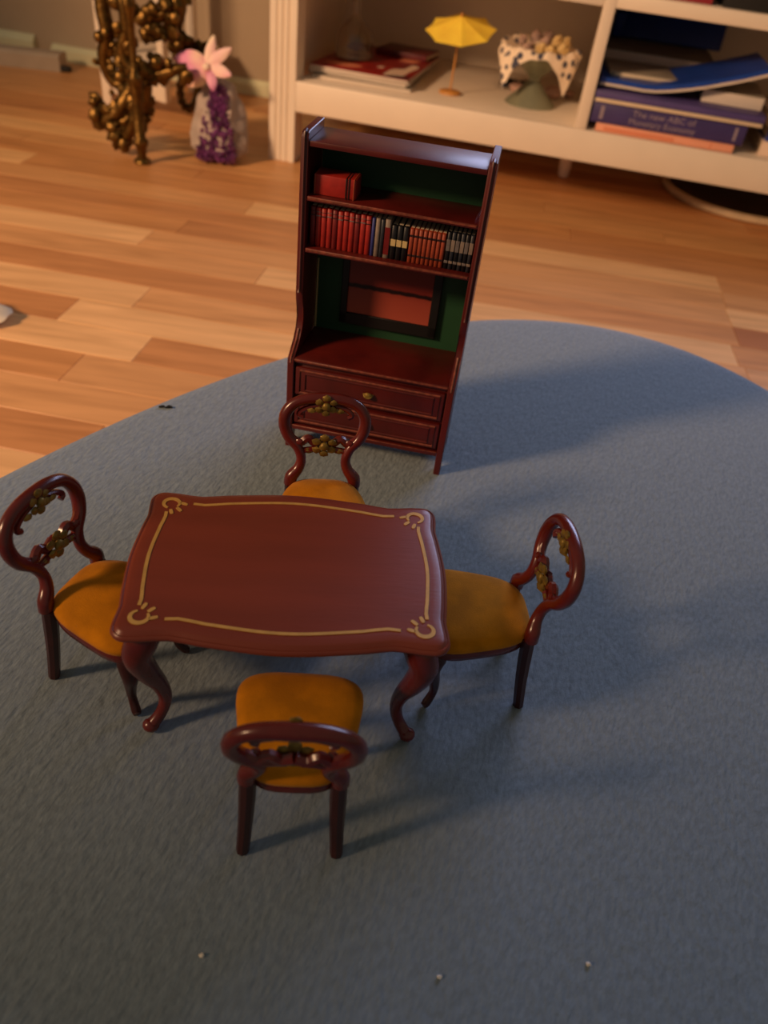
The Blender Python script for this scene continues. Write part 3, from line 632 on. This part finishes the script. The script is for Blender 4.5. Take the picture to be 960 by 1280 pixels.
# navy folder leaning at the back
nf = thing('ring_binder', 'dark navy folder leaning against the back of the right compartment', 'folder', sh(48.3, 29.0, zz), SA)
rx = Matrix.Rotation(R(-16), 4, 'X'); m = MB(); m.box((0, 0, 2.0), (16, .5, 3.8), r=.12, rot=None); m.bm.verts.ensure_lookup_table()
bmesh.ops.transform(m.bm, matrix=rx, verts=m.bm.verts); m.build('cover', 'navy_folder', nf)
m = MB(); m.box((-7.4, -.55, 1.7), (1.6, .9, 3.2), r=.3); m.build('spine', 'navy_folder', nf)
b5 = book('book', 'white-edged navy book at the far right of the right compartment', 'book', 61.2, 72, 2, 16, SZ, 12.3, 'print_white'); b6 = book('book', 'navy book lying on the white-edged one at the far right', 'book', 61.5, 71.5, 2.5, 15, 12.31, 13.9, 'navy_folder')
book('book', 'pale pink-edged book uppermost at the far right of the right compartment', 'book', 61, 71, 2.2, 15, 13.92, 15.4, 'paper_white', rz=.04)
for uu, wd, dp, hh, m, lb in ((46.8, 6.5, 9, 5.2, 'trunk_red', 'dark red box on the upper shelf at the top right'), (58.2, 14, 10, 6, 'black_rubber', 'black box on the upper shelf beside the dark red one')):
    t = thing('storage_box', lb, 'box', sh(uu, 6.6, 25.47), SA)
    MB().box((0, 0, hh * .38), (wd, dp, hh * .76), r=.12).build('body', m, t); MB().box((0, 0, hh * .87), (wd + .25, dp + .25, hh * .26), r=.12).build('lid', m, t)
# round tray under the bookcase
tr = thing('round_tray', 'dark round tray with pale rim lying on the floor under the bookcase', 'tray', sh(66.2, 23.0, 0))
MB().lathe([(11.6, .02), (12.0, .3), (11.9, .9), (.1, .8)], 64).build('dish', 'tray_dark', tr); MB().tube([(12.4 * math.cos(2 * math.pi * j / 72), 12.4 * math.sin(2 * math.pi * j / 72), .62) for j in range(72)], .58, 10, closed=True).build('rim', 'rim_pale', tr)

# ------------------------------------------------------------------ floor things at the left
# amethyst geode with an orchid bloom on it
AP = Vector((-29.4, 114.2, 0)); am = thing('amethyst_geode', 'grey amethyst geode with purple crystal face standing on the floor beside the bookcase post', 'geode', AP)
rk = MB(); q = bmesh.new(); bmesh.ops.create_icosphere(q, subdivisions=4, radius=1)
for v in q.verts:
    z = (v.co.z + 1) / 2; r_ = (4.5 * (1 - z) ** .55 + 1.0 * z) if z > .12 else 4.3 * (.85 + z)
    d = Vector((v.co.x, v.co.y, 0)); d = d.normalized() if d.length > 1e-6 else d; k = math.sqrt(max(0, 1 - abs(v.co.z) ** 6))
    nz = mnoise.noise(v.co * 2.1) * .55 + mnoise.noise(v.co * 5.3) * .28
    v.co = Vector((d.x * (r_ + nz) * k, d.y * (r_ * .72 + nz) * k, 10.4 * z + nz * .4 * k))
    if v.co.z < 0: v.co.z = 0
rk.join(q); rk.build('shell', 'rock', am, ang=30)
cy = MB()
for i in range(260):
    z = random.uniform(.5, 9.6); wd = 2.9 * (1 - z / 13); x = random.uniform(-wd, wd) - .15 + .06 * z; yy = -(4.5 * max(0, 1 - z / 10.4) ** .55 + 1.0 * z / 10.4) * .72 * math.sqrt(max(.05, 1 - (x / 4.6) ** 2)) + .25
    d = Vector((random.uniform(-.5, .5), -1, random.uniform(-.1, .7))).normalized(); r_ = random.uniform(.22, .5); h = random.uniform(.3, .6)
    c = Vector((x, yy, z)); n1_ = d.orthogonal().normalized(); n2_ = d.cross(n1_)
    base = [c - d * .5 + (n1_ * math.cos(R(60 * j)) + n2_ * math.sin(R(60 * j))) * r_ for j in range(6)]; mid = [p + d * (.5 + h * .4) for p in base]; tip = [c + d * (h + .25) + (p - c - d * h * .4) * .08 for p in mid]
    cy.rings([base, mid, tip])
o = cy.build('crystal_crust', 'amethyst', am, smooth=False); o['kind'] = 'stuff'
of = thing('orchid_bloom', 'pink and white artificial orchid bloom resting on top of the amethyst geode', 'flower', AP + Vector((-1.2, -1.6, 10.2)))
def petal(dirv, L, W, m, curl=.25, base=(0, 0, 1.6), nm='petal'):
    d = Vector(dirv).normalized(); s_ = d.cross(Vector((0, -1, .25))).normalized(); up_ = s_.cross(d); base = Vector(base)
    def fn(u, v):
        w2 = W * math.sin(math.pi * min(1, .08 + u * .9)) ** .75; k = v - .5
        return base + d * (L * u) + s_ * (w2 * k * 2) + up_ * (curl * L * u * u - (k * 2) ** 2 * .25 * W)
    MB().sheet(fn, 9, 6, .07).build(nm, m, of, ang=70)
petal((.25, .15, 1), 3.6, .62, 'petal', -.12); petal((1, -.1, .75), 4.0, .7, 'petal', -.1); petal((1, -.3, -.15), 3.7, .75, 'petal', .05)
petal((-1, -.2, .12), 4.3, 1.35, 'petal_pink', -.38, (.2, 0, 1.7)); petal((-.9, -.4, -.5), 3.9, 1.6, 'petal_pink', -.3, (.2, 0, 1.6))
petal((.45, -.5, -1), 3.0, .65, 'petal_lip', .2, (.3, -.2, 1.4), 'lip')
MB().blob((.1, -.3, 1.5), (.55, .5, .5), .2, 2, 2).build('column', 'petal', of)
MB().tube(smooth_path([(.1, .2, 1.4), (.4, 1.0, .9), (.9, 1.6, .2), (1.2, 1.7, -.2)], 4), .14, 7).build('stalk', 'petal_lip', of)

# ornate brass stand: front rod with foot, pierced scroll plate, side scroll and ring
def pv(px, py, Y):
    a, b = px - 480, py - 640; u = a * math.cos(ROLL) + b * math.sin(ROLL); v = -a * math.sin(ROLL) + b * math.cos(ROLL)
    D = _rt * u - _up * v + _fw * F_PX; return CAM + D * ((Y - CAM.y) / D.y)
BO = Vector((-38.5, 107.9, 0)); br = thing('brass_stand', 'ornate cast brass stand with scrolls and a round foot on the wooden floor', 'brass stand', BO)
MB().lathe([(1.0, 0), (1.15, .2), (1.05, .5), (.6, .8), (.6, 1.2), (.7, 2.0), (.95, 2.4), (1.0, 2.8), (.7, 3.3), (.7, 8), (.8, 9), (.95, 9.8), (1.0, 10.3), (.6, 10.9), (.45, 12), (.5, 17), (.8, 17.8), (.85, 18.6), (.45, 19.3), (.42, 25), (.7, 25.6), (.3, 26.6)], 20).build('front_rod', 'brass', br)
def B(px, py, dy): return pv(px, py, BO.y + dy) - BO
def scroll(pts, rads, dy, name='scroll', leaf=0, seed=0):
    P = smooth_path([B(x, y, dy + (random.uniform(-.3, .3))) for x, y in pts], 5); m = MB().tube(P, interp(rads, len(P)), 9)
    rnd = random.Random(seed)
    for i in range(leaf):
        c = rnd.choice(P); s_ = rnd.uniform(.4, .95); a = rnd.uniform(0, 6.28)
        m.blob(c + Vector((math.cos(a) * rnd.uniform(.7, 1.4), rnd.uniform(-1.0, .6), math.sin(a) * rnd.uniform(.7, 1.4))), (s_ * 1.2, s_ * .7, s_), .5, 2, 1, i + seed, Matrix.Rotation(a, 3, 'Y'))
    m.build(name, 'brass', br, ang=50)
scroll([(128, -20), (128, 10), (134, 40), (130, 70), (137, 95), (150, 106), (162, 98), (163, 82), (154, 76)], [.9, 1.0, 1.0, .9, .8, .7, .6, .55, .5], 6, leaf=34, seed=1)
scroll([(150, -20), (156, 10), (158, 40), (152, 62), (160, 80), (172, 86)], [.8, .9, .9, .8, .7, .6], 5, leaf=26, seed=2)
scroll([(222, -20), (220, 10), (216, 32), (220, 52), (230, 68), (246, 74), (252, 62), (246, 52)], [1.3, 1.4, 1.3, 1.0, .8, .7, .6, .5], 10, leaf=40, seed=3)
scroll([(178, 10), (192, 22), (204, 18), (214, 8)], [.6, .8, .7, .6], 5, leaf=16, seed=9)
scroll([(178, 28), (190, 34), (206, 40), (216, 46)], [.5, .6, .7, .6], 5, leaf=10, seed=12)
scroll([(176, 84), (190, 92), (206, 92), (222, 86), (234, 84)], [1.0, 1.15, .9, .6, .5], 3, leaf=10, seed=4)
scroll([(176, 92), (164, 112), (150, 136), (134, 150), (126, 142), (128, 128)], [.9, 1.0, 1.1, 1.0, .8, .5], 4, leaf=34, seed=5, name='leaf_foot')
scroll([(182, 104), (178, 128), (168, 152), (158, 170), (150, 168)], [.9, 1.1, 1.0, .8, .6], 3, leaf=30, seed=6, name='leaf_foot')
rc = [B(236 + 11 * math.cos(t), 112 + 24 * math.sin(t), 10.5) for t in [2 * math.pi * j / 28 for j in range(28)]]
MB().tube(rc, [.55 + .12 * math.sin(3 * j) for j in range(28)], 9, closed=True).build('ring', 'brass', br, ang=50)
for (x, y, dy, s_) in ((167, 84, 2.0, .5), (196, 78, 2.5, 1.0), (188, 70, 2.5, .5), (124, 46, 5, .7)): MB().blob(B(x, y, dy), (s_, s_, s_ * 1.1), .1, 2, 2).build('boss', 'brass', br)
# long low bar on the floor by the skirting, and a pale thing at the left edge
fb = thing('floor_bar', 'long flat pale bar on the floor along the skirting at the far left', 'bar', sh(-72, 24.5, 0), SA + R(14))
MB().prism([(-2.2, 0.02), (2.2, .02), (2.2, 2.3), (1.6, 2.7), (-1.7, 2.7), (-2.2, 2.2)], -22, 19.5, axis='x').build('body', 'floor_bar', fb, ang=25); MB().box((19.6, -1.2, .45), (3.0, 1.6, .85), r=.25).build('end_foot', 'black_rubber', fb)
tag(MB().blob((0, 0, .72), (2.6, 2.0, .75), .35, 1.5, 3, 4).build('wool_tuft', 'wool_white', loc=(-37.2, 60.2, 0)), 'pale soft tuft on the floor at the left edge of the picture', 'tuft')
print('staves', nst)
